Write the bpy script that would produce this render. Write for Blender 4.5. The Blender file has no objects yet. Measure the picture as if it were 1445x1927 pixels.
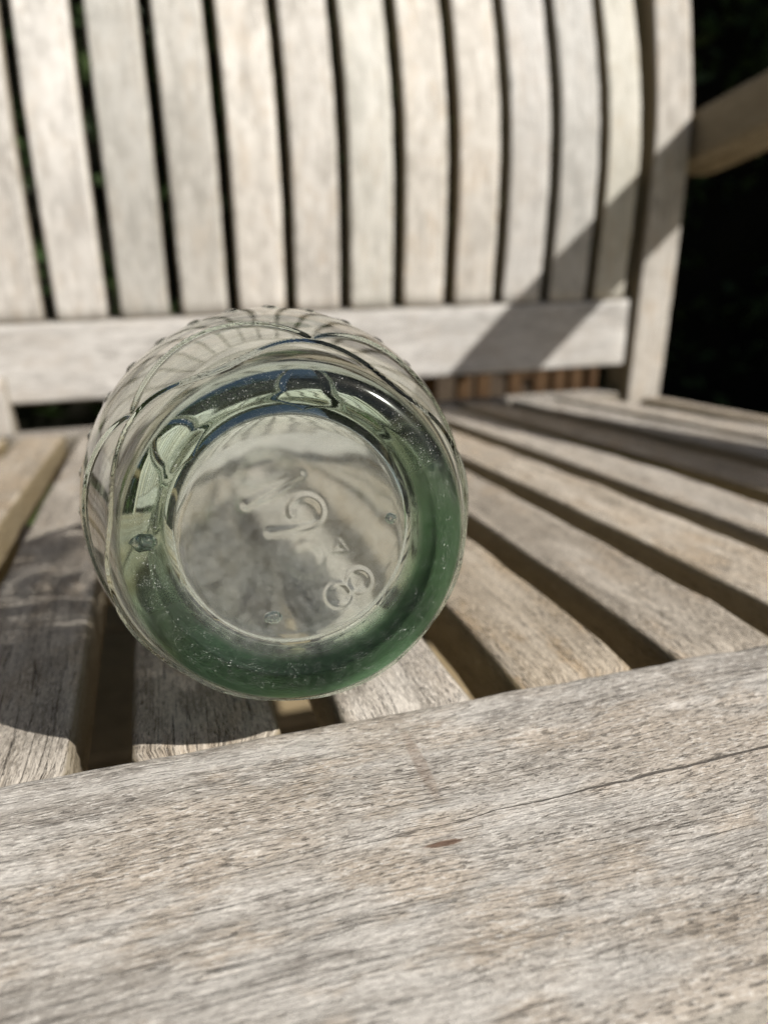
import bpy, math, random
import numpy as np
from mathutils import Vector, Matrix, noise

random.seed(7)
rng = np.random.default_rng(7)
S = bpy.context.scene
COL = S.collection

# ---------------------------------------------------------------- camera
YAW, PITCH, ROLL = 0.2874, 0.3590, -0.0094
CAM = Vector((0.0155, -0.1589, 0.1168))
cy, sy, cp, sp = math.cos(YAW), math.sin(YAW), math.cos(PITCH), math.sin(PITCH)
fwd = Vector((sy * cp, cy * cp, -sp))
rt0 = Vector((cy, -sy, 0))
up0 = rt0.cross(fwd)
rt = math.cos(ROLL) * rt0 + math.sin(ROLL) * up0
up = -math.sin(ROLL) * rt0 + math.cos(ROLL) * up0
cam_d = bpy.data.cameras.new('camera')
cam = bpy.data.objects.new('camera', cam_d)
COL.objects.link(cam)
M = Matrix((rt, up, -fwd)).transposed().to_4x4()
M.translation = CAM
cam.matrix_world = M
cam_d.sensor_fit = 'VERTICAL'
cam_d.sensor_height = 36.0
cam_d.sensor_width = 13.0
cam_d.lens = 1447.0 / 1927.0 * 36.0
cam_d.clip_start = 0.005
cam_d.clip_end = 500
cam_d.dof.use_dof = True
cam_d.dof.focus_distance = 0.163
cam_d.dof.aperture_fstop = cam_d.lens / 2.8
S.camera = cam

# ---------------------------------------------------------------- sky, sun, exposure
SUN = Vector((-1.0, 0.95, -1.14)).normalized()      # direction the light travels
elev = math.asin(-SUN.z)
w = bpy.data.worlds.new('World')
S.world = w
w.use_nodes = True
nt = w.node_tree
sky = nt.nodes.new('ShaderNodeTexSky')
sky.sky_type = 'NISHITA'
sky.sun_disc = False
sky.sun_elevation = elev
sky.sun_rotation = math.atan2(-SUN.x, -SUN.y)
sky.air_density = 1.0
sky.dust_density = 2.5
sky.ozone_density = 0.6
bg = nt.nodes['Background']
nt.links.new(sky.outputs[0], bg.inputs[0])
bg.inputs[1].default_value = 0.05
sun_d = bpy.data.lights.new('sun', 'SUN')
sun_d.energy = 5.0
sun_d.angle = math.radians(0.53)
sun_d.cycles.is_caustics_light = True
sun_d.color = (1.0, 0.958, 0.89)
sun = bpy.data.objects.new('sun', sun_d)
COL.objects.link(sun)
sun.rotation_euler = SUN.to_track_quat('-Z', 'Y').to_euler()
sun.location = (4, -4, 5)
S.view_settings.view_transform = 'Standard'
S.view_settings.look = 'None'
S.view_settings.exposure = 0.13
S.view_settings.gamma = 1.0
S.cycles.use_denoising = True
S.cycles.denoising_prefilter = 'FAST'
S.cycles.max_bounces = 16
S.cycles.transmission_bounces = 16
S.cycles.glossy_bounces = 10
S.cycles.diffuse_bounces = 3
S.cycles.transparent_max_bounces = 8
S.cycles.caustics_refractive = True
S.cycles.caustics_reflective = True
S.cycles.blur_glossy = 0.2
S.cycles.sample_clamp_indirect = 6.0
S.cycles.sample_clamp_direct = 0.0

# ---------------------------------------------------------------- helpers
def tag(o, label=None, cat=None, group=None, kind=None):
    if label: o['label'] = label
    if cat: o['category'] = cat
    if group: o['group'] = group
    if kind: o['kind'] = kind
    return o

def empty(name, loc=(0, 0, 0)):
    o = bpy.data.objects.new(name, None)
    o.empty_display_size = 0.05
    COL.objects.link(o)
    o.location = loc
    return o

def mesh_obj(name, verts, faces, mat, parent=None, smooth=True, grain=None):
    me = bpy.data.meshes.new(name)
    me.from_pydata([tuple(v) for v in verts], [], [tuple(f) for f in faces])
    if smooth:
        me.polygons.foreach_set('use_smooth', [True] * len(me.polygons))
    if grain is not None:
        at = me.attributes.new('grain', 'FLOAT_VECTOR', 'POINT')
        at.data.foreach_set('vector', np.asarray(grain, dtype=np.float32).ravel())
    me.update()
    o = bpy.data.objects.new(name, me)
    if mat: me.materials.append(mat)
    COL.objects.link(o)
    if parent is not None:
        o.parent = parent
    return o

class NB:
    """short node-building helper"""
    def __init__(self, mat):
        mat.use_nodes = True
        self.t = mat.node_tree
        self.t.nodes.clear()
        self.out = self.n('ShaderNodeOutputMaterial')
    def n(self, typ, **kw):
        nd = self.t.nodes.new(typ)
        for k, v in kw.items():
            setattr(nd, k, v)
        return nd
    def put(self, sock, v):
        if hasattr(v, 'is_output') or isinstance(v, bpy.types.NodeSocket):
            self.t.links.new(v, sock)
        elif v is not None:
            sock.default_value = v
    def math(self, op, a, b=None, c=None, clamp=False):
        nd = self.n('ShaderNodeMath', operation=op, use_clamp=clamp)
        self.put(nd.inputs[0], a)
        if b is not None: self.put(nd.inputs[1], b)
        if c is not None: self.put(nd.inputs[2], c)
        return nd.outputs[0]
    def vmul(self, v, s):
        nd = self.n('ShaderNodeVectorMath', operation='MULTIPLY')
        self.put(nd.inputs[0], v); self.put(nd.inputs[1], s)
        return nd.outputs[0]
    def vadd(self, v, s):
        nd = self.n('ShaderNodeVectorMath', operation='ADD')
        self.put(nd.inputs[0], v); self.put(nd.inputs[1], s)
        return nd.outputs[0]
    def noise(self, v, scale=1.0, detail=2.0, rough=0.5, dist=0.0):
        nd = self.n('ShaderNodeTexNoise')
        self.put(nd.inputs['Vector'], v)
        nd.inputs['Scale'].default_value = scale
        nd.inputs['Detail'].default_value = detail
        nd.inputs['Roughness'].default_value = rough
        nd.inputs['Distortion'].default_value = dist
        return nd.outputs[0]
    def ramp(self, v, lo, hi, a=0.0, b=1.0):
        nd = self.n('ShaderNodeMapRange')
        nd.interpolation_type = 'SMOOTHSTEP'
        self.put(nd.inputs[0], v)
        nd.inputs[1].default_value = lo; nd.inputs[2].default_value = hi
        nd.inputs[3].default_value = a; nd.inputs[4].default_value = b
        return nd.outputs[0]
    def mix(self, f, a, b, blend='MIX'):
        nd = self.n('ShaderNodeMix', data_type='RGBA', blend_type=blend)
        self.put(nd.inputs[0], f)
        for s, v in ((nd.inputs[6], a), (nd.inputs[7], b)):
            if isinstance(v, tuple) and len(v) == 3: v = (*v, 1)
            self.put(s, v)
        return nd.outputs[2]
    def bsdf(self, color, rough=0.7, bump=None, strength=0.3, distance=0.001, spec=0.3):
        b = self.n('ShaderNodeBsdfPrincipled')
        if isinstance(color, tuple) and len(color) == 3: color = (*color, 1)
        self.put(b.inputs['Base Color'], color)
        self.put(b.inputs['Roughness'], rough)
        b.inputs['Specular IOR Level'].default_value = spec
        if bump is not None:
            bp = self.n('ShaderNodeBump')
            bp.inputs['Strength'].default_value = strength
            bp.inputs['Distance'].default_value = distance
            self.put(bp.inputs['Height'], bump)
            self.t.links.new(bp.outputs[0], b.inputs['Normal'])
        self.t.links.new(b.outputs[0], self.out.inputs[0])
        return b

# ---------------------------------------------------------------- materials
def wood_material(name, pale, mid, tan, dark, side, crack_amt=1.0, rail=False, lite=False, zone_amt=0.6):
    m = bpy.data.materials.new(name)
    B = NB(m)
    at = B.n('ShaderNodeAttribute', attribute_name='grain').outputs['Vector']
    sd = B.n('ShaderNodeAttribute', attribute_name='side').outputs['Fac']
    oi = B.n('ShaderNodeObjectInfo').outputs['Random']
    off = B.n('ShaderNodeCombineXYZ')
    B.put(off.inputs[0], B.math('MULTIPLY', oi, 7.3))
    B.put(off.inputs[1], B.math('MULTIPLY', oi, 3.1))
    B.put(off.inputs[2], B.math('MULTIPLY', oi, 1.7))
    g0 = B.vadd(at, off.outputs[0])
    # slow wander of the grain across the board
    wv = B.noise(B.vmul(g0, (6, 12, 12)), 1, 1)
    wob = B.n('ShaderNodeCombineXYZ')
    B.put(wob.inputs[1], B.math('MULTIPLY', B.math('SUBTRACT', wv, 0.5), 0.012))
    g = B.vadd(g0, wob.outputs[0])
    bands = B.noise(B.vmul(g, (9, 80, 80)), 1, 3, 0.6)
    blotch = B.noise(B.vmul(g, (34, 70, 70)), 1, 4, 0.65)
    col = B.mix(B.ramp(bands, 0.36, 0.64), mid, pale)
    col = B.mix(B.math('MULTIPLY', B.ramp(blotch, 0.50, 0.66), 0.8), col, tan)
    col = B.mix(B.math('MULTIPLY', B.ramp(blotch, 0.34, 0.46, 1.0, 0.0), 0.6), col, dark)
    zone = B.noise(B.vmul(g, (13, 34, 34)), 1, 3, 0.55)
    col = B.mix(B.math('MULTIPLY', B.ramp(zone, 0.53, 0.68), zone_amt), col, tuple(x * 0.72 for x in mid))
    col = B.mix(B.math('MULTIPLY', B.ramp(zone, 0.32, 0.45, 1.0, 0.0), 0.55), col, tan)
    h = None
    if lite:
        fine = B.noise(B.vmul(g, (60, 260, 260)), 1, 4, 0.72)
        col = B.mix(B.math('MULTIPLY', B.ramp(fine, 0.50, 0.66), 0.62), col, dark)
        col = B.mix(B.math('MULTIPLY', B.ramp(fine, 0.36, 0.48, 1.0, 0.0), 0.8), col, tuple(min(0.86, c * 1.12) for c in pale))
    else:
        # raised, frayed fibres with dark pores between them
        fine = B.noise(B.vmul(g, (420, 1500, 1500)), 1, 4, 0.7)
        fd = B.ramp(fine, 0.52, 0.66)
        fl = B.ramp(fine, 0.36, 0.48, 1.0, 0.0)
        col = B.mix(B.math('MULTIPLY', fd, 0.60), col, dark)
        col = B.mix(B.math('MULTIPLY', fl, 0.80), col, tuple(min(0.86, c * 1.25) for c in pale))
        # short drying checks along the grain, gathered in patches
        patch = B.ramp(B.math('ADD', bands, B.math('SUBTRACT', zone, 0.5)), 0.34, 0.60, 1.0, 0.12)
        dash = B.noise(B.vmul(g, (300, 1900, 1900)), 1, 3, 0.65, 0.2)
        c1 = B.math('MULTIPLY', B.ramp(dash, 0.35, 0.44, 1.0, 0.0), patch)
        n1 = B.noise(B.vmul(g, (22, 430, 430)), 1, 2, 0.55)
        r1 = B.ramp(B.math('ABSOLUTE', B.math('SUBTRACT', n1, 0.5)), 0.003, 0.012, 1.0, 0.0)
        c1 = B.math('MAXIMUM', c1, B.math('MULTIPLY', r1, B.math('MULTIPLY', B.ramp(blotch, 0.44, 0.60), 0.9)))
        # long hair-fine grain lines
        n2 = B.noise(B.vmul(g, (14, 620, 620)), 1, 2, 0.5)
        r2 = B.ramp(B.math('ABSOLUTE', B.math('SUBTRACT', n2, 0.47)), 0.006, 0.022, 1.0, 0.0)
        c1 = B.math('MAXIMUM', c1, B.math('MULTIPLY', r2, B.math('MULTIPLY', B.ramp(dash, 0.44, 0.58, 1.0, 0.2), B.ramp(zone, 0.38, 0.56, 0.5, 1.0))))
        c1 = B.math('MULTIPLY', c1, crack_amt, clamp=True)
        if rail:
            # one long check wandering along the board
            sx = B.n('ShaderNodeSeparateXYZ'); B.put(sx.inputs[0], at)
            ln = B.noise(B.vmul(at, (26, 0, 0)), 1, 5, 0.65)
            line = B.math('ADD', B.math('MULTIPLY_ADD', sx.outputs[0], 0.012, -0.0050), B.math('MULTIPLY', B.math('SUBTRACT', ln, 0.5), 0.0035))
            dl = B.math('ABSOLUTE', B.math('SUBTRACT', sx.outputs[1], line))
            wid = B.ramp(sx.outputs[0], 0.745, 0.85, 0.00008, 0.00042)
            lc = B.math('LESS_THAN', dl, wid)
            lc = B.math('MULTIPLY', lc, B.ramp(fine, 0.32, 0.44, 0.3, 1.0))
            c1 = B.math('MAXIMUM', c1, B.math('MULTIPLY', lc, 1.0))
        col = B.mix(B.math('MULTIPLY', c1, 0.85), col, (0.050, 0.042, 0.036))
        if rail:
            # small rusty stains with a shape of their own
            def spot(u, v, ru, rv):
                a = B.math('DIVIDE', B.math('SUBTRACT', sx.outputs[0], u), ru)
                b = B.math('DIVIDE', B.math('SUBTRACT', sx.outputs[1], v), rv)
                r = B.math('ADD', B.math('MULTIPLY', a, a), B.math('MULTIPLY', b, b))
                return B.ramp(B.math('ADD', r, B.math('MULTIPLY', B.math('SUBTRACT', fine, 0.5), 2.2)), 0.4, 1.2, 1.0, 0.0)
            col = B.mix(B.math('MULTIPLY', spot(RAIL_S0 + 0.0595, -0.0006, 0.0042, 0.0009), 0.95), col, (0.20, 0.10, 0.05))
            col = B.mix(B.math('MULTIPLY', spot(RAIL_S0 + 0.0628, 0.0230, 0.0016, 0.013), 0.40), col, (0.30, 0.18, 0.10))
        h = B.math('SUBTRACT', B.math('MULTIPLY', fine, -0.9), B.math('MULTIPLY', c1, 0.8))
    if lite:
        # a thin film of algae on some of the boards
        col = B.mix(B.ramp(B.math('FRACT', B.math('MULTIPLY', oi, 29.3)), 0.5, 1.0, 0.0, 0.45), col, B.mix(0.5, col, (0.44, 0.47, 0.37)))
    # side faces: browner, less bleached wood, darkened further to stand for their shade
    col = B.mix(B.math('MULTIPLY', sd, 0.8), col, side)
    # each board has its own tone
    hv = B.n('ShaderNodeHueSaturation')
    B.put(hv.inputs['Value'], B.ramp(oi, 0, 1, 0.84, 1.08))
    B.put(hv.inputs['Saturation'], B.ramp(B.math('FRACT', B.math('MULTIPLY', oi, 13.7)), 0, 1, 0.6, 1.15))
    B.put(hv.inputs['Color'], col)
    B.bsdf(hv.outputs[0], 0.85, h, 0.9, 0.0007, 0.2)
    return m

RAIL_S0 = 0.70       # grain coordinate of world x = 0 on the front rail
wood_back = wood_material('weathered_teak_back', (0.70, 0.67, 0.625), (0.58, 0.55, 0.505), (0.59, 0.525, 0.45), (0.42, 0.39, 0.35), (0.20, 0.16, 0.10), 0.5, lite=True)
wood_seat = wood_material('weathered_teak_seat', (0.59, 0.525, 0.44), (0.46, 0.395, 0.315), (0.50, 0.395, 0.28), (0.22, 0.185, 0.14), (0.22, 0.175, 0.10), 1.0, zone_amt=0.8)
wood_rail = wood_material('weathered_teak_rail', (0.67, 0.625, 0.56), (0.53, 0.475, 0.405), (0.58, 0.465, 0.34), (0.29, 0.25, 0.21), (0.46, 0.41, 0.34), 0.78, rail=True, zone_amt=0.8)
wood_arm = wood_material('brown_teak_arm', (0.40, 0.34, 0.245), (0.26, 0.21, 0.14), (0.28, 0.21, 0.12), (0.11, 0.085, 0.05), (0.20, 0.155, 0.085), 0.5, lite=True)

def simple_noise_mat(name, a, b, scale, rough=0.85, bump=0.3, dist=0.01, detail=6):
    m = bpy.data.materials.new(name)
    B = NB(m)
    tc = B.n('ShaderNodeTexCoord').outputs['Object']
    n = B.noise(tc, scale, detail, 0.6)
    n2 = B.noise(tc, scale * 6.3, 4, 0.6)
    col = B.mix(B.ramp(n, 0.35, 0.65), a, b)
    col = B.mix(B.math('MULTIPLY', B.ramp(n2, 0.4, 0.7), 0.5), col, tuple(x * 0.6 for x in a))
    B.bsdf(col, rough, n2, bump, dist, 0.2)
    return m

stone_mat = simple_noise_mat('sandstone', (0.36, 0.28, 0.165), (0.30, 0.235, 0.145), 7, 0.9, 0.4, 0.004)
soil_mat = simple_noise_mat('soil', (0.07, 0.05, 0.035), (0.10, 0.075, 0.05), 12, 0.95, 0.6, 0.01)
lawn_mat = simple_noise_mat('lawn_grass', (0.060, 0.11, 0.026), (0.09, 0.14, 0.035), 2.2, 0.9, 0.8, 0.02)
blade_mat = simple_noise_mat('grass_blade', (0.055, 0.11, 0.025), (0.09, 0.14, 0.035), 5, 0.7, 0.0, 0.01)
leaf_mat = simple_noise_mat('evergreen_leaf', (0.045, 0.080, 0.030), (0.085, 0.125, 0.045), 9, 0.4, 0.0, 0.01)
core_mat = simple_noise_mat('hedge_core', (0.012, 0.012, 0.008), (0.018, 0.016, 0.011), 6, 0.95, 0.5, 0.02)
bark_mat = simple_noise_mat('bark', (0.05, 0.038, 0.026), (0.08, 0.06, 0.042), 18, 0.95, 0.6, 0.01)
picket_mat = simple_noise_mat('brown_stained_wood', (0.075, 0.042, 0.022), (0.11, 0.066, 0.034), 14, 0.85, 0.4, 0.003)

# ---------------------------------------------------------------- ground
GZ = -0.42
def grid_sheet(name, x0, x1, y0, y1, nx, ny, z, mat, amp=0.0, parent=None):
    vs, fs = [], []
    for j in range(ny + 1):
        for i in range(nx + 1):
            x = x0 + (x1 - x0) * i / nx; y = y0 + (y1 - y0) * j / ny
            vs.append((x, y, z + amp * noise.noise(Vector((x * 0.7, y * 0.7, 3)))))
    for j in range(ny):
        for i in range(nx):
            a = j * (nx + 1) + i
            fs.append((a, a + 1, a + nx + 2, a + nx + 1))
    return mesh_obj(name, vs, fs, mat, parent)

lawn = grid_sheet('lawn', -60, 60, -60, 60, 80, 80, GZ - 0.035, lawn_mat, 0.0)
tag(lawn, kind='structure')
PX0, PX1, PY0, PY1 = -1.5, 1.5, -0.62, 1.18
patio = mesh_obj('patio', [(PX0, PY0, GZ - 0.03), (PX1, PY0, GZ - 0.03), (PX1, PY1, GZ - 0.03), (PX0, PY1, GZ - 0.03),
                           (PX0, PY0, GZ - 0.012), (PX1, PY0, GZ - 0.012), (PX1, PY1, GZ - 0.012), (PX0, PY1, GZ - 0.012)],
                 [(4, 5, 6, 7), (0, 1, 5, 4), (1, 2, 6, 5), (2, 3, 7, 6), (3, 0, 4, 7)], soil_mat, smooth=False)
tag(patio, kind='structure')

def slab_mesh(wx, wy, h, bev=0.006):
    bmv, bmf = [], []
    for z, k in ((-h, 0), (-bev, 0), (0, bev)):
        for sx, sy_ in ((-1, -1), (1, -1), (1, 1), (-1, 1)):
            bmv.append((sx * (wx / 2 - k), sy_ * (wy / 2 - k), z))
    for l in range(2):
        for i in range(4):
            a, b = l * 4 + i, l * 4 + (i + 1) % 4
            bmf.append((a, b, b + 4, a + 4))
    bmf.append((8, 9, 10, 11))
    me = bpy.data.meshes.new('paving_slab')
    me.from_pydata(bmv, [], bmf)
    me.materials.append(stone_mat)
    return me
sl = slab_mesh(0.292, 0.292, 0.025)
for i in range(10):
    for j in range(6):
        o = bpy.data.objects.new('paving_slab', sl)
        COL.objects.link(o)
        o.parent = patio
        o.location = (PX0 + 0.15 + 0.3 * i, PY0 + 0.15 + 0.3 * j, GZ + random.uniform(-0.002, 0.002))
        o.rotation_euler = (random.uniform(-.006, .006), random.uniform(-.006, .006), random.uniform(-.01, .01))

# ---------------------------------------------------------------- bench
def sweep(name, frames, hw, ht, rad, mat, parent, nside=3, ncor=4, jit=0.0004, seed=0.0, capr=0.003, gs0=0.0, jf=(60, 300)):
    """rounded-rectangle section swept along frames (centre, width axis, thickness axis)"""
    sec = []
    def edge(p, q, n):
        for k in range(n):
            f = k / n
            sec.append((p[0] + (q[0] - p[0]) * f, p[1] + (q[1] - p[1]) * f))
    corners = [(hw - rad, ht - rad, 0), (-(hw - rad), ht - rad, 90), (-(hw - rad), -(ht - rad), 180), (hw - rad, -(ht - rad), 270)]
    for ci, (cx, cz, a0) in enumerate(corners):
        for k in range(ncor + 1):
            a = math.radians(a0 + 90 * k / ncor)
            sec.append((cx + rad * math.cos(a), cz + rad * math.sin(a)))
        nx_, nz_, na = corners[(ci + 1) % 4]
        a = math.radians(a0 + 90)
        p = (cx + rad * math.cos(a), cz + rad * math.sin(a)); q = (nx_ + rad * math.cos(a), nz_ + rad * math.sin(a))
        sup = 0.12
        fr = [sup] + [sup + (1 - 2 * sup) * k / (nside - 1) for k in range(1, nside - 1)] + [1 - sup] if nside > 1 else [0.5]
        for f in fr:
            sec.append((p[0] + (q[0] - p[0]) * f, p[1] + (q[1] - p[1]) * f))
    n = len(sec)
    vs, gr, fs, sid = [], [], [], []
    s = 0.0
    prev = None
    rings = []
    m = len(frames)
    full = []
    # end bevels
    c0, a0, b0 = frames[0]; c1, a1, b1 = frames[-1]
    t0 = (Vector(frames[1][0]) - Vector(c0)).normalized(); t1 = (Vector(c1) - Vector(frames[-2][0])).normalized()
    full.append((Vector(c0), a0, b0, capr)); full.append((Vector(c0) + t0 * capr, a0, b0, 0.0))
    for fr in frames[1:-1]: full.append((Vector(fr[0]), fr[1], fr[2], 0.0))
    full.append((Vector(c1) - t1 * capr, a1, b1, 0.0)); full.append((Vector(c1), a1, b1, capr))
    for c, a, b, shrink in full:
        if prev is not None: s += (c - prev).length
        prev = c
        kx = (hw - shrink) / hw; kz = (ht - shrink) / ht
        for (u, v) in sec:
            d = 0.0
            if jit:
                P = Vector((s * jf[0] + seed * 17.1, u * jf[1] + seed * 3.3, v * jf[1]))
                d = jit * (noise.noise(P) + 0.5 * noise.noise(P * 2.7))
            L = math.hypot(u, v) or 1
            # push along an approximate section normal
            nu = u / hw; nv = v / ht
            mx = max(abs(nu), abs(nv)); nu = nu if abs(nu) > 0.8 * mx else 0; nv = nv if abs(nv) > 0.8 * mx else 0
            ll = math.hypot(nu, nv) or 1
            uu = u * kx + d * nu / ll; vv = v * kz + d * nv / ll
            vs.append(c + Vector(a) * uu + Vector(b) * vv)
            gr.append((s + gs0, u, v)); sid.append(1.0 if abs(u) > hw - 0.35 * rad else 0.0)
    m = len(full)
    for i in range(m - 1):
        for k in range(n):
            k2 = (k + 1) % n
            fs.append((i * n + k, i * n + k2, (i + 1) * n + k2, (i + 1) * n + k))
    fs.append(tuple(range(n - 1, -1, -1)))
    fs.append(tuple((m - 1) * n + k for k in range(n)))
    o = mesh_obj(name, vs, fs, mat, parent, True, gr)
    me = o.data
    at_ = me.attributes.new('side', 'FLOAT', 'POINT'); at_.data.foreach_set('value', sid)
    # make sure faces look outwards
    import bmesh
    bm = bmesh.new(); bm.from_mesh(me); bmesh.ops.recalc_face_normals(bm, faces=bm.faces); bm.to_mesh(me); bm.free()
    return o

def lerp_tab(tab, x):
    xs = [t[0] for t in tab]; ys = [t[1] for t in tab]
    return float(np.interp(x, xs, ys))
SEAT = [(-0.02, 0.0), (0.0, 0.0), (0.06, -0.004), (0.12, -0.009), (0.2, -0.016), (0.3, -0.026), (0.44, -0.041), (0.60, -0.058)]
def seat_z(y): return lerp_tab(SEAT, y)
def smooth_tab(tab, x, h=0.03):
    return (lerp_tab(tab, x - h) + lerp_tab(tab, x) * 2 + lerp_tab(tab, x + h)) / 4

bench = empty('garden_bench', (-0.1, 0.25, GZ))
tag(bench, 'weathered grey teak garden bench with slatted seat and curved slatted back', 'bench')
def bl(o):
    """keep world placement while parented to the bench root"""
    o.matrix_parent_inverse = Matrix.Translation(-bench.location)
    if o.name.startswith(('seat_slat', 'front_rail')): o.cycles.is_caustics_receiver = True
    return o

def line_frames(p, q, a, b, n):
    p, q = Vector(p), Vector(q)
    return [(p.lerp(q, i / n), Vector(a), Vector(b)) for i in range(n + 1)]

# front rail: a wide rounded board, worn along its edges
RX0, RX1 = -0.735, 0.535
RC_Y, RHW, RHT = -0.0485, 0.0465, 0.012
fr = []
NR = 620
# finer rings where the camera is close
xs = np.concatenate([np.linspace(RX0, -0.12, 60, endpoint=False), np.linspace(-0.12, 0.24, 420, endpoint=False), np.linspace(0.24, RX1, 50)])
for x in xs:
    fr.append((Vector((x, RC_Y, 0.0035 - RHT)), Vector((0, 1, 0.0)), Vector((0, 0, 1))))
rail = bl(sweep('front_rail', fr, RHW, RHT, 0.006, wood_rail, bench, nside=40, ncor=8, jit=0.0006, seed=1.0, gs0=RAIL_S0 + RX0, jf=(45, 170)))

# seat slats, front to back
TH = 0.022
def seat_slat(x, wdt, dz=0.0, skew=0.0, seed=0.0):
    ys = np.linspace(-0.0015, 0.5405, 34)
    frames = []
    for y in ys:
        z = smooth_tab(SEAT, y) + dz
        dzdy = (smooth_tab(SEAT, y + 0.01) - smooth_tab(SEAT, y - 0.01)) / 0.02
        t = Vector((0, 1, dzdy)).normalized()
        b = Vector((0, -dzdy, 1)).normalized()
        frames.append((Vector((x + wdt / 2 + skew * (y - 0.1), y, z)) - b * TH / 2, Vector((1, 0, 0)), b))
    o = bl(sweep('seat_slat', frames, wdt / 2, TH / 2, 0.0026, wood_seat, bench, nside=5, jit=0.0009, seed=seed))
    return o
rs = random.Random(3)
slats = [(i * 0.05 + rs.uniform(-.0006, .0006), 0.0357 + rs.uniform(-.0008, .0008)) for i in range(-12, 7)]
slats[12] = (0.0, 0.0358)
slats += [(0.3595, 0.036), (0.4045, 0.036)]
for k, (x, wdt) in enumerate(slats):
    seat_slat(x, wdt, rs.uniform(-.0006, .0006), rs.uniform(-.008, .008), k * 1.37)

# bearers below the slats
for nm, y, ht, top in (('seat_bearer', -0.03, 0.022, -0.0085), ('seat_bearer', 0.28, 0.022, -0.0435), ('seat_back_rail', 0.5565, 0.022, -0.0535)):
    zc = top - ht
    bl(sweep(nm, line_frames((RX0 + 0.03, y, zc), (RX1 - 0.05, y, zc), (0, 1, 0), (0, 0, 1), 20), 0.0145, ht, 0.003, wood_seat, bench, seed=y * 9))

# back slats, curved to the lumbar
BACK = [(-0.03, 0.5455), (0.05, 0.5425), (0.11, 0.5365), (0.17, 0.5345), (0.23, 0.543), (0.30, 0.567), (0.38, 0.600), (0.46, 0.634)]
def back_y(z): return smooth_tab(BACK, z, 0.035)
BT = 0.014
def back_frames(x, z0, z1, n, off=0.0, fan=0.0):
    out = []
    for z in np.linspace(z0, z1, n):
        d = (back_y(z + 0.01) - back_y(z - 0.01)) / 0.02
        nrm = Vector((0, -1, d)).normalized()          # towards the sitter
        out.append((Vector((x + fan * (z - 0.05), back_y(z) + off, z)) - nrm * BT / 2, Vector((1, 0, 0)), nrm))
    return out
for n in range(-12, 12):
    xc = -0.0619 + 0.05 * n - 0.025 + rs.uniform(-.0004, .0004)
    if not (-0.69 < xc < 0.48): continue
    wd = 0.0405 + rs.uniform(-.001, .001)
    if n == 11: wd = 0.0345; xc -= 0.0030
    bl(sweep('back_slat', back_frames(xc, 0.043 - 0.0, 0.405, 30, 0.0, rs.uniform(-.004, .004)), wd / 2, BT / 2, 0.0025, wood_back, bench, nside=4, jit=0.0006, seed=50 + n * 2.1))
# bottom and top rails of the back
zb0, zb1 = -0.0245, 0.0435
yb = 0.5425
bl(sweep('back_bottom_rail', line_frames((-0.687, yb + 0.0125, (zb0 + zb1) / 2), (0.487, yb + 0.0125, (zb0 + zb1) / 2), (0, 0, 1), (0, -1, 0), 60),
         (zb1 - zb0) / 2, 0.0125, 0.004, wood_back, bench, nside=5, jit=0.0005, seed=9))
zt = 0.43
bl(sweep('back_top_rail', line_frames((-0.687, back_y(zt) + 0.010, zt), (0.487, back_y(zt) + 0.010, zt), (0, 0.39, 0.92), (0, -0.92, 0.39), 50),
         0.03, 0.0125, 0.006, wood_back, bench, nside=5, jit=0.0005, seed=11))
# short support block between seat and bottom rail in the middle of the bench
bl(sweep('back_support', line_frames((-0.126, 0.551, -0.0532), (-0.126, 0.544, 0.0), (1, 0, 0), (0, -1, 0), 10), 0.022, 0.010, 0.003, wood_back, bench, seed=13))

# rear posts (rear legs running up into the back)
POST = [(-0.42, 0.560), (-0.2, 0.545), (-0.06, 0.5375), (0.06, 0.5350), (0.17, 0.5345), (0.215, 0.5370), (0.30, 0.5570), (0.38, 0.583), (0.46, 0.613)]
def post_frames(x):
    out = []
    for z in np.linspace(GZ + 0.001, 0.455, 50):
        f = lambda q: smooth_tab(POST, q, 0.018)
        d = (f(z + 0.01) - f(z - 0.01)) / 0.02
        nrm = Vector((0, -1, d)).normalized()
        out.append((Vector((x, f(z), z)) - nrm * 0.0225, Vector((1, 0, 0)), nrm))
    return out
for x in (0.5102, -0.7102):
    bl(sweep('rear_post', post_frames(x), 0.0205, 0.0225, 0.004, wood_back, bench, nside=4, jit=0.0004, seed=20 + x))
# arms and front legs
ARM = [(-0.13, 0.207), (-0.05, 0.217), (0.10, 0.224), (0.25, 0.223), (0.36, 0.209), (0.447, 0.1905), (0.5385, 0.170), (0.60, 0.157)]
def arm_frames(x):
    out = []
    for y in np.linspace(-0.12, 0.59, 50):
        f = lambda q: smooth_tab(ARM, q, 0.03)
        d = (f(y + 0.01) - f(y - 0.01)) / 0.02
        b = Vector((0, -d, 1)).normalized()
        out.append((Vector((x, y, f(y))) + b * 0.0225, Vector((1, 0, 0)), b))
    return out
for x in (0.5645, -0.7645):
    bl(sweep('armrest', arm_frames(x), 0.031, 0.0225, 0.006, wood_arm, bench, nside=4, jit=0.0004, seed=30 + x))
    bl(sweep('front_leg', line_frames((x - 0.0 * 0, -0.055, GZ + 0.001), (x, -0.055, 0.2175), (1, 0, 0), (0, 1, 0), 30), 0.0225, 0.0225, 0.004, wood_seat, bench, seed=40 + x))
    bl(sweep('side_rail', line_frames((x, -0.031, -0.05), (x - (0.045 if x > 0 else -0.045), 0.545, -0.09), (1, 0, 0), (0, 0, 1), 20), 0.011, 0.03, 0.003, wood_seat, bench, seed=44 + x))

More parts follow.
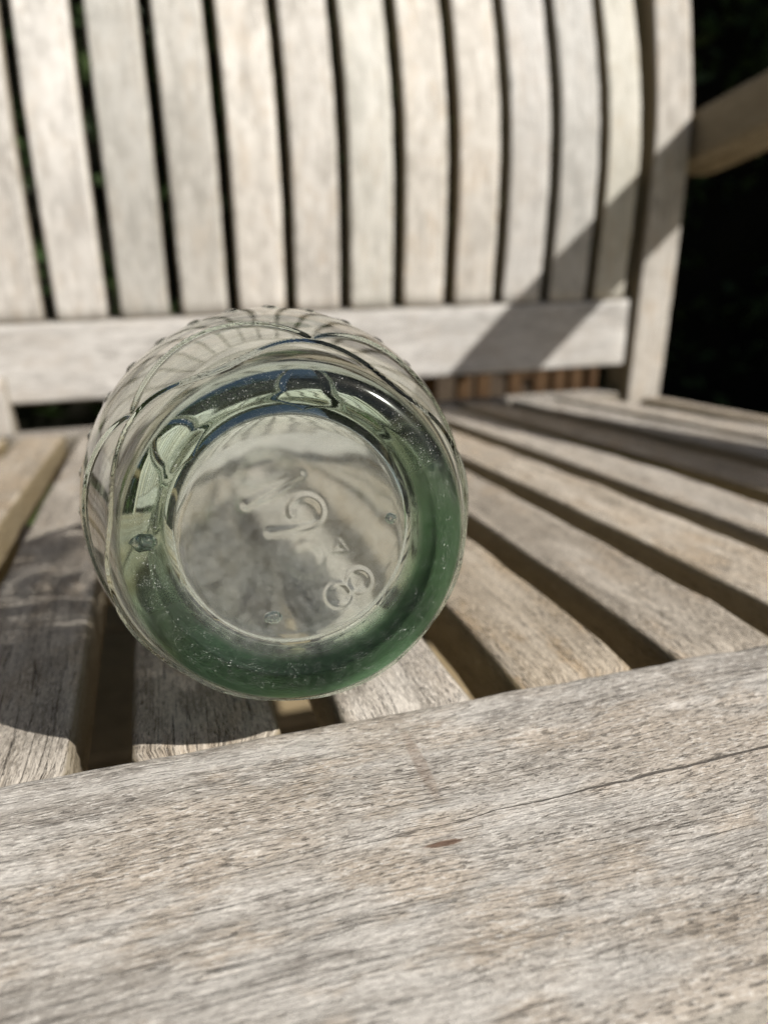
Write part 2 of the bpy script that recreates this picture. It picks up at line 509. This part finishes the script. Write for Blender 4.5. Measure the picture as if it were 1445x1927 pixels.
# ---------------------------------------------------------------- glass bottle
def glass_material():
    m = bpy.data.materials.new('pale_green_glass')
    B = NB(m)
    gl = B.n('ShaderNodeBsdfGlass')
    gl.inputs['IOR'].default_value = 1.5
    gl.inputs['Roughness'].default_value = 0.0
    gl.inputs['Color'].default_value = (1, 1, 1, 1)
    # scuffs where the bottle has stood and rubbed: white specks and short scratches
    wr = B.n('ShaderNodeAttribute', attribute_name='wear').outputs['Fac']
    rg = B.n('ShaderNodeAttribute', attribute_name='ring').outputs['Fac']
    fl = B.n('ShaderNodeAttribute', attribute_name='floor').outputs['Fac']
    B.put(gl.inputs['Roughness'], B.math('MULTIPLY_ADD', rg, 0.40, B.math('MULTIPLY', fl, 0.17)))
    B.put(gl.inputs['Color'], B.mix(rg, (1, 1, 1), (0.29, 0.49, 0.34)))
    tc = B.n('ShaderNodeTexCoord').outputs['Object']
    n1 = B.noise(tc, 4300, 2, 0.6)
    pt = B.noise(tc, 420, 3, 0.6)
    sc = B.noise(B.vmul(tc, (1500, 6000, 4200)), 1, 2, 0.6)
    thr = B.math('ADD', B.ramp(n1, 0.645, 0.71), B.ramp(sc, 0.685, 0.74), clamp=True)
    dust = B.math('MULTIPLY', B.n('ShaderNodeAttribute', attribute_name='dust').outputs['Fac'], B.ramp(pt, 0.3, 0.7, 0.035, 0.095))
    msk = B.math('ADD', B.math('MULTIPLY', B.math('MULTIPLY', thr, B.ramp(pt, 0.44, 0.58, 0.0, 0.85)), wr, clamp=True), dust, clamp=True)
    df = B.n('ShaderNodeBsdfDiffuse')
    df.inputs['Color'].default_value = (0.80, 0.82, 0.80, 1)
    mx = B.n('ShaderNodeMixShader')
    B.put(mx.inputs[0], msk)
    B.t.links.new(gl.outputs[0], mx.inputs[1]); B.t.links.new(df.outputs[0], mx.inputs[2])
    B.t.links.new(mx.outputs[0], B.out.inputs['Surface'])
    va = B.n('ShaderNodeVolumeAbsorption')
    va.inputs['Color'].default_value = (0.28, 0.58, 0.28, 1)
    va.inputs['Density'].default_value = 13.0
    B.t.links.new(va.outputs[0], B.out.inputs['Volume'])
    return m
glass = glass_material()
def bruise_material():
    m = bpy.data.materials.new('bruised_glass')
    B = NB(m)
    gl = B.n('ShaderNodeBsdfGlass'); gl.inputs['IOR'].default_value = 1.5
    df = B.n('ShaderNodeBsdfDiffuse'); df.inputs['Color'].default_value = (0.82, 0.86, 0.88, 1)  # pale patches stand for sky reflected in the bruise
    n = B.noise(B.n('ShaderNodeTexCoord').outputs['Object'], 1600, 3, 0.6)
    mx = B.n('ShaderNodeMixShader'); B.put(mx.inputs[0], B.ramp(n, 0.42, 0.62, 0.05, 0.85))
    B.t.links.new(gl.outputs[0], mx.inputs[1]); B.t.links.new(df.outputs[0], mx.inputs[2])
    B.t.links.new(mx.outputs[0], B.out.inputs['Surface'])
    return m
bruise = bruise_material()

BASE = Vector((0.0402, -0.0124, 0.0556))
AX = Vector((0.0695, 0.9838, -0.1655)).normalized()
E1 = AX.cross(Vector((0, 0, 1))).normalized()
E2 = E1.cross(AX)

def cr(pts, n_per):
    """Catmull-Rom through (t, r) points, n_per samples per span"""
    P = np.array(pts, float)
    P = np.vstack([2 * P[0] - P[1], P, 2 * P[-1] - P[-2]])
    out = []
    for i in range(1, len(P) - 2):
        n = n_per[i - 1] if isinstance(n_per, (list, tuple)) else n_per
        for k in range(n):
            u = k / n
            p0, p1, p2, p3 = P[i - 1], P[i], P[i + 1], P[i + 2]
            out.append(0.5 * ((2 * p1) + (-p0 + p2) * u + (2 * p0 - 5 * p1 + 4 * p2 - p3) * u * u + (-p0 + 3 * p1 - 3 * p2 + p3) * u ** 3))
    out.append(P[-2])
    return np.array(out)

# outer profile: centre of the punt -> standing ring -> heel -> barrel -> shoulder -> neck -> lip
outer_pts = [(0.0044, 0.0002), (0.0043, 0.008), (0.0040, 0.0155), (0.0034, 0.0200), (0.0026, 0.0235), (0.0014, 0.0265), (0.0005, 0.0288),
             (0.0000, 0.0306), (0.0005, 0.0338), (0.0028, 0.0362), (0.0080, 0.0388), (0.0180, 0.0424), (0.0300, 0.0462), (0.0420, 0.0492),
             (0.0540, 0.0505), (0.0700, 0.0505), (0.0960, 0.0490), (0.1220, 0.0446), (0.1450, 0.0380), (0.1650, 0.0300), (0.1820, 0.0226), (0.2000, 0.0178),
             (0.2200, 0.0152), (0.2360, 0.0143), (0.2400, 0.0165), (0.2440, 0.0172), (0.2490, 0.0170), (0.2525, 0.0155)]
outer_n = [26, 26, 14, 12, 8, 6, 6, 6, 6, 10, 26, 30, 28, 28, 34, 16, 12, 10, 8, 8, 8, 8, 8, 6, 6, 6, 5]
inner_pts = [(0.2528, 0.0132), (0.2500, 0.0118), (0.2360, 0.0110), (0.2200, 0.0118), (0.2000, 0.0144), (0.1820, 0.0192), (0.1650, 0.0266), (0.1450, 0.0346),
             (0.1220, 0.0411), (0.0960, 0.0460), (0.0700, 0.0476), (0.0560, 0.0471), (0.0450, 0.0451), (0.0350, 0.0412), (0.0260, 0.0360), (0.0200, 0.0316),
             (0.0165, 0.0290), (0.0145, 0.0262), (0.0138, 0.0220), (0.0132, 0.0140), (0.0130, 0.0070), (0.0130, 0.0002)]
OP = cr(outer_pts, outer_n)
IP = cr(inner_pts, 7)
OP[:, 1] = np.maximum(OP[:, 1], 0.0002)
IP[:, 1] = np.maximum(IP[:, 1], 0.0002)
NT = 720
TH_ = np.linspace(0, 2 * np.pi, NT, endpoint=False)

def seg_dist(X, Y, a, b):
    ax, ay = a; bx, by = b
    dx, dy = bx - ax, by - ay
    L2 = dx * dx + dy * dy + 1e-12
    t = np.clip(((X - ax) * dx + (Y - ay) * dy) / L2, 0, 1)
    return np.hypot(X - ax - t * dx, Y - ay - t * dy)
def poly_dist(X, Y, pts):
    d = np.full(X.shape, 9.0)
    for a, b in zip(pts[:-1], pts[1:]): d = np.minimum(d, seg_dist(X, Y, a, b))
    return d
def ridge(d, wdt): return np.exp(-(d / wdt) ** 2)

def lathe(prof):
    t = prof[:, 0][:, None] * np.ones(NT)[None]
    r = prof[:, 1][:, None] * np.ones(NT)[None]
    th = TH_[None] * np.ones(len(prof))[:, None]
    return t, r, th
to, ro, tho = lathe(OP)
# profile normals (outwards from the glass)
d = np.gradient(OP, axis=0); d /= np.linalg.norm(d, axis=1)[:, None] + 1e-12
no_t, no_r = -d[:, 1], d[:, 0]      # rotate tangent so that it looks away from the glass
mm = 0.001
X, Y = ro * np.cos(tho) / mm, ro * np.sin(tho) / mm
h = np.zeros_like(ro)
inb = (np.arange(len(OP)) < 95)[:, None] & (ro < 0.026)
# embossed mould marks on the base, in millimetres
marks = 0
two = [(-0.8, 4.6), (-0.7, 6.2), (0.8, 7.8), (3.1, 8.0), (5.2, 6.6), (5.8, 4.2), (4.4, 2.2), (1.0, 1.35), (-5.4, 1.0)]
two = [tuple(q) for q in cr(two, 6)]
marks = marks + 0.62 * ridge(poly_dist(X, Y, two), 0.9)
barA = [(-9.8, 7.3), (1.7, 12.8)]
marks = marks + 0.60 * ridge(poly_dist(X, Y, barA), 0.9)
for (cx, cy_, R_) in ((8.2, -14.1, 2.55), (12.9, -11.4, 2.5)):
    marks = marks + 0.62 * ridge(np.abs(np.hypot(X - cx, Y - cy_) - R_), 0.62)
marks = marks + 0.22 * ridge(np.abs(np.hypot(X - 1.9, Y + 5.4) - 3.4), 0.9)
marks = marks + 0.12 * ridge(poly_dist(X, Y, [(8.0, -4.4), (9.1, -2.0), (10.6, -4.4), (8.0, -4.4)]), 0.5)
h = h + np.where(inb, marks, 0) * mm * 0.30
# ribs on the barrel: a row of scallops over a wavy line, and short leaf strokes above
body = (to > 0.0035) & (np.arange(len(OP)) > 100)[:, None]
deg = np.degrees(tho)
ph = ((deg - 140.0) % 60.0) / 60.0
tA = 0.0148 + 0.0150 * np.sin(np.pi * ph) ** 0.8
slA = np.abs(np.gradient(tA, axis=1)) / (2 * np.pi / NT * 0.044)
dA = np.abs(to - tA) / np.sqrt(1 + slA ** 2)
tB = 0.0094 + 0.0040 * np.cos(np.radians(6 * (deg - 140.0)))
slB = np.abs(np.gradient(tB, axis=1)) / (2 * np.pi / NT * 0.042)
dB = np.abs(to - tB) / np.sqrt(1 + slB ** 2)
ribs = 0.8 * np.exp(-(dA / mm / 0.62) ** 3) + 0.7 * np.exp(-(dB / mm / 0.6) ** 3)
sA = ro * np.radians(((deg - 4) % 11.25) - 5.6)
leaf = np.hypot((sA * 0.85 + (to - 0.058) * 0.5) / 0.0009, ((to - 0.058) * 0.85 - sA * 0.5) / 0.0034)
row = 0.7 * np.exp(-leaf ** 4)
leaf2 = np.hypot((sA * 0.8 - (to - 0.048) * 0.6) / 0.0007, ((to - 0.048) * 0.8 + sA * 0.6) / 0.0022)
row = row + 0.5 * np.exp(-leaf2 ** 4)
h = h + np.where(body & (to < 0.08), ribs + row, 0) * mm
# old-glass unevenness
def wav(th, t, k):
    q = 0
    for i in range(9):
        a, b, c = rng.uniform(1, 9), rng.uniform(30, 240), rng.uniform(0, 6.28)
        q = q + np.sin(np.round(a) * th + b * t + c) / 9
    return q * k
h = h + wav(tho, to, 0.00003) * (ro / 0.05)
to2 = to + h * no_t[:, None]; ro2 = np.maximum(ro + h * no_r[:, None], 0.0001)
ti, ri, thi = lathe(IP)
hi = wav(thi, ti, 0.00016)
di = np.gradient(IP, axis=0); di /= np.linalg.norm(di, axis=1)[:, None] + 1e-12
hi = hi * np.clip(ri / 0.02, 0, 1)
ti2 = ti - hi * di[:, 1][:, None]; ri2 = np.maximum(ri + hi * di[:, 0][:, None], 0.0001)
T = np.vstack([to2, ti2]); Rr = np.vstack([ro2, ri2]); TT = np.vstack([tho, thi])
nr = T.shape[0]
e1, e2, ax = np.array(E1), np.array(E2), np.array(AX)
V = T[..., None] * ax + (Rr * np.cos(TT))[..., None] * e1 + (Rr * np.sin(TT))[..., None] * e2
V = V.reshape(-1, 3)
idx = np.arange(nr * NT).reshape(nr, NT)
a = idx[:-1]; b = np.roll(idx, -1, axis=1)[:-1]; c = np.roll(idx, -1, axis=1)[1:]; dd = idx[1:]
quads = np.stack([a, dd, c, b], -1).reshape(-1, 4)
# close the two tiny pole holes
nv = len(V)
V = np.vstack([V, ax * T[0].mean(), ax * T[-1].mean()])
me = bpy.data.meshes.new('glass_body')
nq = len(quads)
f0 = np.stack([np.full(NT, nv), idx[0], np.roll(idx[0], -1)], -1)
f1 = np.stack([np.full(NT, nv + 1), np.roll(idx[-1], -1), idx[-1]], -1)
me.vertices.add(len(V)); me.vertices.foreach_set('co', V.ravel())
loops = np.concatenate([quads.ravel(), f0.ravel(), f1.ravel()])
me.loops.add(len(loops)); me.loops.foreach_set('vertex_index', loops.astype(np.int32))
starts = np.concatenate([np.arange(nq) * 4, nq * 4 + np.arange(2 * NT) * 3])
me.polygons.add(len(starts)); me.polygons.foreach_set('loop_start', starts.astype(np.int32))
me.update(calc_edges=True)
me.validate()
me.polygons.foreach_set('use_smooth', np.ones(len(me.polygons), dtype=bool))
wear = np.zeros(len(V), dtype=np.float32)
wo = np.exp(-((ro - 0.0315) / 0.0034) ** 2) * (np.arange(len(OP)) > 60)[:, None] * (to < 0.02)
wo = wo + 0.22 * (np.arange(len(OP)) < 128)[:, None]
wo = wo + 0.55 * np.exp(-((dA) / 0.0006) ** 2) * body
wear[:wo.size] = np.clip(wo, 0, 1).ravel()
ringm = np.zeros(len(V), dtype=np.float32)
rm = np.clip((ro - 0.0238) / 0.0035, 0, 1) * np.clip((0.0375 - ro) / 0.002, 0, 1) * (to < 0.006)
# reflections painted into the ring tint: green fades toward the upper left
rm = rm * (0.22 + 0.78 * np.clip(0.62 + 0.95 * np.cos(tho - math.radians(-66)), 0, 1))
ringm[:rm.size] = rm.ravel()
flm = np.zeros(len(V), dtype=np.float32)
fm = np.clip((0.0285 - ri) / 0.003, 0, 1) * (ti < 0.03)
flm[ro.size:ro.size + fm.size] = fm.ravel()
at = me.attributes.new('floor', 'FLOAT', 'POINT'); at.data.foreach_set('value', flm)
dum = np.zeros(len(V), dtype=np.float32)
dm = np.clip((0.0275 - ro) / 0.0035, 0.12, 1) * (to < 0.006)
dum[:dm.size] = dm.ravel()
at = me.attributes.new('dust', 'FLOAT', 'POINT'); at.data.foreach_set('value', dum)
at = me.attributes.new('ring', 'FLOAT', 'POINT'); at.data.foreach_set('value', ringm)
at = me.attributes.new('wear', 'FLOAT', 'POINT'); at.data.foreach_set('value', wear)
me.materials.append(glass)
# check the direction of the surface: the outer wall must look away from the axis
p_mid = me.polygons[(len(OP) // 2) * NT]
cmid = np.array(p_mid.center); rad = cmid - ax * (cmid @ ax)
if np.dot(np.array(p_mid.normal), rad) < 0:
    me.flip_normals()
me.update()
bottle = empty('glass_bottle', BASE)
tag(bottle, 'pale green glass bottle lying on the bench seat with its base to the viewer', 'bottle')
gb = bpy.data.objects.new('body', me)
gb.cycles.is_caustics_caster = True
COL.objects.link(gb); gb.parent = bottle

def bubble(pos, r, stretch=1.0):
    vs, fs = [], []
    n, mrow = 16, 10
    for i in range(mrow + 1):
        f = math.pi * i / mrow
        for k in range(n):
            q = 2 * math.pi * k / n
            vs.append((r * math.sin(f) * math.cos(q) * stretch, r * math.cos(f) * 0.9, r * math.sin(f) * math.sin(q)))
    for i in range(mrow):
        for k in range(n):
            k2 = (k + 1) % n
            fs.append((i * n + k, i * n + k2, (i + 1) * n + k2, (i + 1) * n + k))
    o = mesh_obj('air_bubble', vs, fs, bruise, bottle)
    import bmesh
    bm = bmesh.new(); bm.from_mesh(o.data)
    bmesh.ops.remove_doubles(bm, verts=bm.verts, dist=1e-7)
    for v in bm.verts: v.co *= 1 + 0.22 * noise.noise(v.co * 900 + Vector(pos) * 999)
    bmesh.ops.recalc_face_normals(bm, faces=bm.faces)
    bmesh.ops.reverse_faces(bm, faces=bm.faces)      # air inside glass
    bm.to_mesh(o.data); bm.free()
    o.location = E1 * pos[0] + E2 * pos[1] + AX * pos[2]
    return o
bubble((-0.0312, 0.0012, 0.0068), 0.0019)
bubble((-0.0060, -0.0192, 0.0098), 0.0016, 1.3)
bubble((0.0218, 0.0012, 0.0094), 0.0014)
bubble((0.0305, 0.0120, 0.0080), 0.0007)

# ---------------------------------------------------------------- garden behind the bench
def leaf_mass(name, boxes, n, size, mat, parent, seed):
    r = np.random.default_rng(seed)
    tot = sum(b[6] for b in boxes)
    Vs, Fs = [], []
    cnt = 0
    for (x0, x1, y0, y1, z0, z1, wgt) in boxes:
        k = int(n * wgt / tot)
        P = np.stack([r.uniform(x0, x1, k), r.uniform(y0, y1, k), r.uniform(z0, z1, k)], -1)
        # clumping
        for i in range(k):
            p = P[i]
            f = noise.noise(Vector(p * 3.1))
            p = p + 0.16 * np.array([noise.noise(Vector(p * 2.2 + 5)), noise.noise(Vector(p * 2.2 + 9)), noise.noise(Vector(p * 2.2 + 13))])
            u = r.normal(size=3); u /= np.linalg.norm(u)
            v = np.cross(u, r.normal(size=3)); v /= np.linalg.norm(v)
            s = size * r.uniform(0.6, 1.3)
            Vs += [p - u * s, p + v * s * 0.33, p + u * s, p - v * s * 0.33]
            Fs.append((cnt, cnt + 1, cnt + 2, cnt + 3)); cnt += 4
    return mesh_obj(name, Vs, Fs, mat, parent, False)
def lumpy_box(name, x0, x1, y0, y1, z0, z1, mat, parent, amp=0.12):
    n = 14
    vs, fs = [], []
    def face(o, u, v):
        base = len(vs)
        for j in range(n + 1):
            for i in range(n + 1):
                p = Vector(o) + Vector(u) * (i / n) + Vector(v) * (j / n)
                p += Vector([amp * noise.noise(p * 2.3 + Vector((k * 7, 0, 0))) for k in range(3)])
                vs.append(p)
        for j in range(n):
            for i in range(n):
                a_ = base + j * (n + 1) + i
                fs.append((a_, a_ + 1, a_ + n + 2, a_ + n + 1))
    dx, dy, dz = x1 - x0, y1 - y0, z1 - z0
    face((x0, y0, z0), (dx, 0, 0), (0, 0, dz)); face((x0, y1, z0), (dx, 0, 0), (0, 0, dz))
    face((x0, y0, z0), (0, dy, 0), (0, 0, dz)); face((x1, y0, z0), (0, dy, 0), (0, 0, dz))
    face((x0, y0, z1), (dx, 0, 0), (0, dy, 0))
    return mesh_obj(name, vs, fs, mat, parent)
def hedge(name, x0, x1, y0, y1, z1, n, label, seed, stems):
    root = empty(name, ((x0 + x1) / 2, (y0 + y1) / 2, GZ))
    tag(root, label, 'hedge')
    inv = Matrix.Translation(-root.location)
    d = 0.22
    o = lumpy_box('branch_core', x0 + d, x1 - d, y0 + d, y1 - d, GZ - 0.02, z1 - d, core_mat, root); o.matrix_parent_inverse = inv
    shell = [(x0, x1, y1 - d, y1, GZ + 0.12, z1, (x1 - x0) * z1 * 0.5), (x1 - d, x1, y0, y1, GZ + 0.12, z1, (y1 - y0) * z1 * 0.5), (x0, x1, y0, y0 + d, GZ + 0.12, z1, (x1 - x0) * z1), (x0, x0 + d, y0, y1, GZ + 0.12, z1, (y1 - y0) * z1),
             (x0, x1, y0, y1, z1 - d, z1, (x1 - x0) * (y1 - y0) * 0.5)]
    o = leaf_mass('foliage', shell, n, 0.032, leaf_mat, root, seed); o.matrix_parent_inverse = inv
    for (sx, sy_) in stems:
        vs, fs = [], []
        for i in range(7):
            f = i / 6
            for k in range(8):
                q = 2 * math.pi * k / 8
                rr = 0.035 * (1 - 0.5 * f)
                vs.append((sx + 0.03 * math.sin(5 * f + sx) + rr * math.cos(q), sy_ + 0.03 * math.cos(4 * f + sy_) + rr * math.sin(q), GZ - 0.03 + f * 1.2))
        for i in range(6):
            for k in range(8):
                k2 = (k + 1) % 8
                fs.append((i * 8 + k, i * 8 + k2, (i + 1) * 8 + k2, (i + 1) * 8 + k))
        o = mesh_obj('stem', vs, fs, bark_mat, root); o.matrix_parent_inverse = inv
    return root
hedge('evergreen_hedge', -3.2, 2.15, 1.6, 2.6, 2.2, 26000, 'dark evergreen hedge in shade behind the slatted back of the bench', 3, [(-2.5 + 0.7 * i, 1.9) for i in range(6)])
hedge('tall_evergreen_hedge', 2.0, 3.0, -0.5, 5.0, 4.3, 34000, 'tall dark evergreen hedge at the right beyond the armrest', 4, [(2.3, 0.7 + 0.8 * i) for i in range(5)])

hedge('sky_screen_hedge_left', -3.1, -2.1, -4.0, 1.5, 2.6, 12000, 'unseen evergreen hedge added left of the bench to cut low sky light', 6, [(-2.6, -3 + 1.0 * i) for i in range(4)])  # added out of view to block low sky and deepen the shadows
hedge('sky_screen_hedge_front', -3.0, 5.5, -8.4, -7.4, 1.6, 12000, 'unseen evergreen hedge added across the lawn to cut low sky light', 8, [(-2 + 1.4 * i, -7.9) for i in range(5)])  # out of view, added to dim the sky and reflect in the glass

# slatted wooden planter standing behind the bench
PLX, PLY, PLW, PLH = 0.445, 0.86, 0.24, 0.365
planter = empty('wooden_planter', (PLX, PLY, GZ))
tag(planter, 'small brown slatted wooden planter behind the bench, seen under the back rail', 'planter')
pw = 0.017
pv = [(-pw / 2, 0), (pw / 2, 0)]
def box_mesh(name, x0, x1, y0, y1, z0, z1, mat):
    v = [(x, y, z) for z in (z0, z1) for (x, y) in ((x0, y0), (x1, y0), (x1, y1), (x0, y1))]
    f = [(3, 2, 1, 0), (4, 5, 6, 7), (0, 1, 5, 4), (1, 2, 6, 5), (2, 3, 7, 6), (3, 0, 4, 7)]
    m_ = bpy.data.meshes.new(name); m_.from_pydata(v, [], f); m_.materials.append(mat); m_.update()
    return m_
pm = box_mesh('planter_slat', -pw / 2, pw / 2, -0.006, 0.006, 0.0, PLH, picket_mat)
for side in range(4):
    for i in range(7):
        o = bpy.data.objects.new('planter_slat', pm); COL.objects.link(o); o.parent = planter
        u = -PLW / 2 + 0.015 + i * (PLW - 0.03) / 6
        q = side * math.pi / 2
        lx, ly = u, -PLW / 2 - 0.008
        o.location = (lx * math.cos(q) - ly * math.sin(q), lx * math.sin(q) + ly * math.cos(q), random.uniform(0, .004))
        o.rotation_euler = (0, random.uniform(-.03, .03), q)
for z in (0.05, 0.27):
    o = bpy.data.objects.new('planter_frame', box_mesh('planter_frame', -PLW / 2, PLW / 2, -PLW / 2, PLW / 2, z, z + 0.03, picket_mat)); COL.objects.link(o); o.parent = planter
o = bpy.data.objects.new('potting_soil', box_mesh('potting_soil', -PLW / 2 + .012, PLW / 2 - .012, -PLW / 2 + .012, PLW / 2 - .012, 0.02, PLH - 0.05, soil_mat)); COL.objects.link(o); o.parent = planter

# grass on the lawn round the patio
def grass(n, seed):
    r = np.random.default_rng(seed)
    Vs, Fs = [], []
    c_ = 0
    while len(Fs) < n:
        x, y = r.uniform(-3, 3), r.uniform(-3.2, 1.25)
        if PX0 - .01 < x < PX1 + .01 and PY0 - .01 < y: continue
        ang = r.uniform(0, 6.28); hgt = r.uniform(0.025, 0.055); wd = 0.0022
        lean = np.array([r.normal() * .014, r.normal() * .014, hgt])
        q = np.array([math.cos(ang) * wd, math.sin(ang) * wd, 0])
        p = np.array([x, y, GZ - 0.036])
        Vs += [p - q, p + q, p + lean]
        Fs.append((c_, c_ + 1, c_ + 2)); c_ += 3
    return mesh_obj('grass_blades', Vs, Fs, blade_mat, None, False)
g = grass(60000, 5)
tag(g, 'short green lawn grass growing around the stone patio', 'grass', kind='stuff')
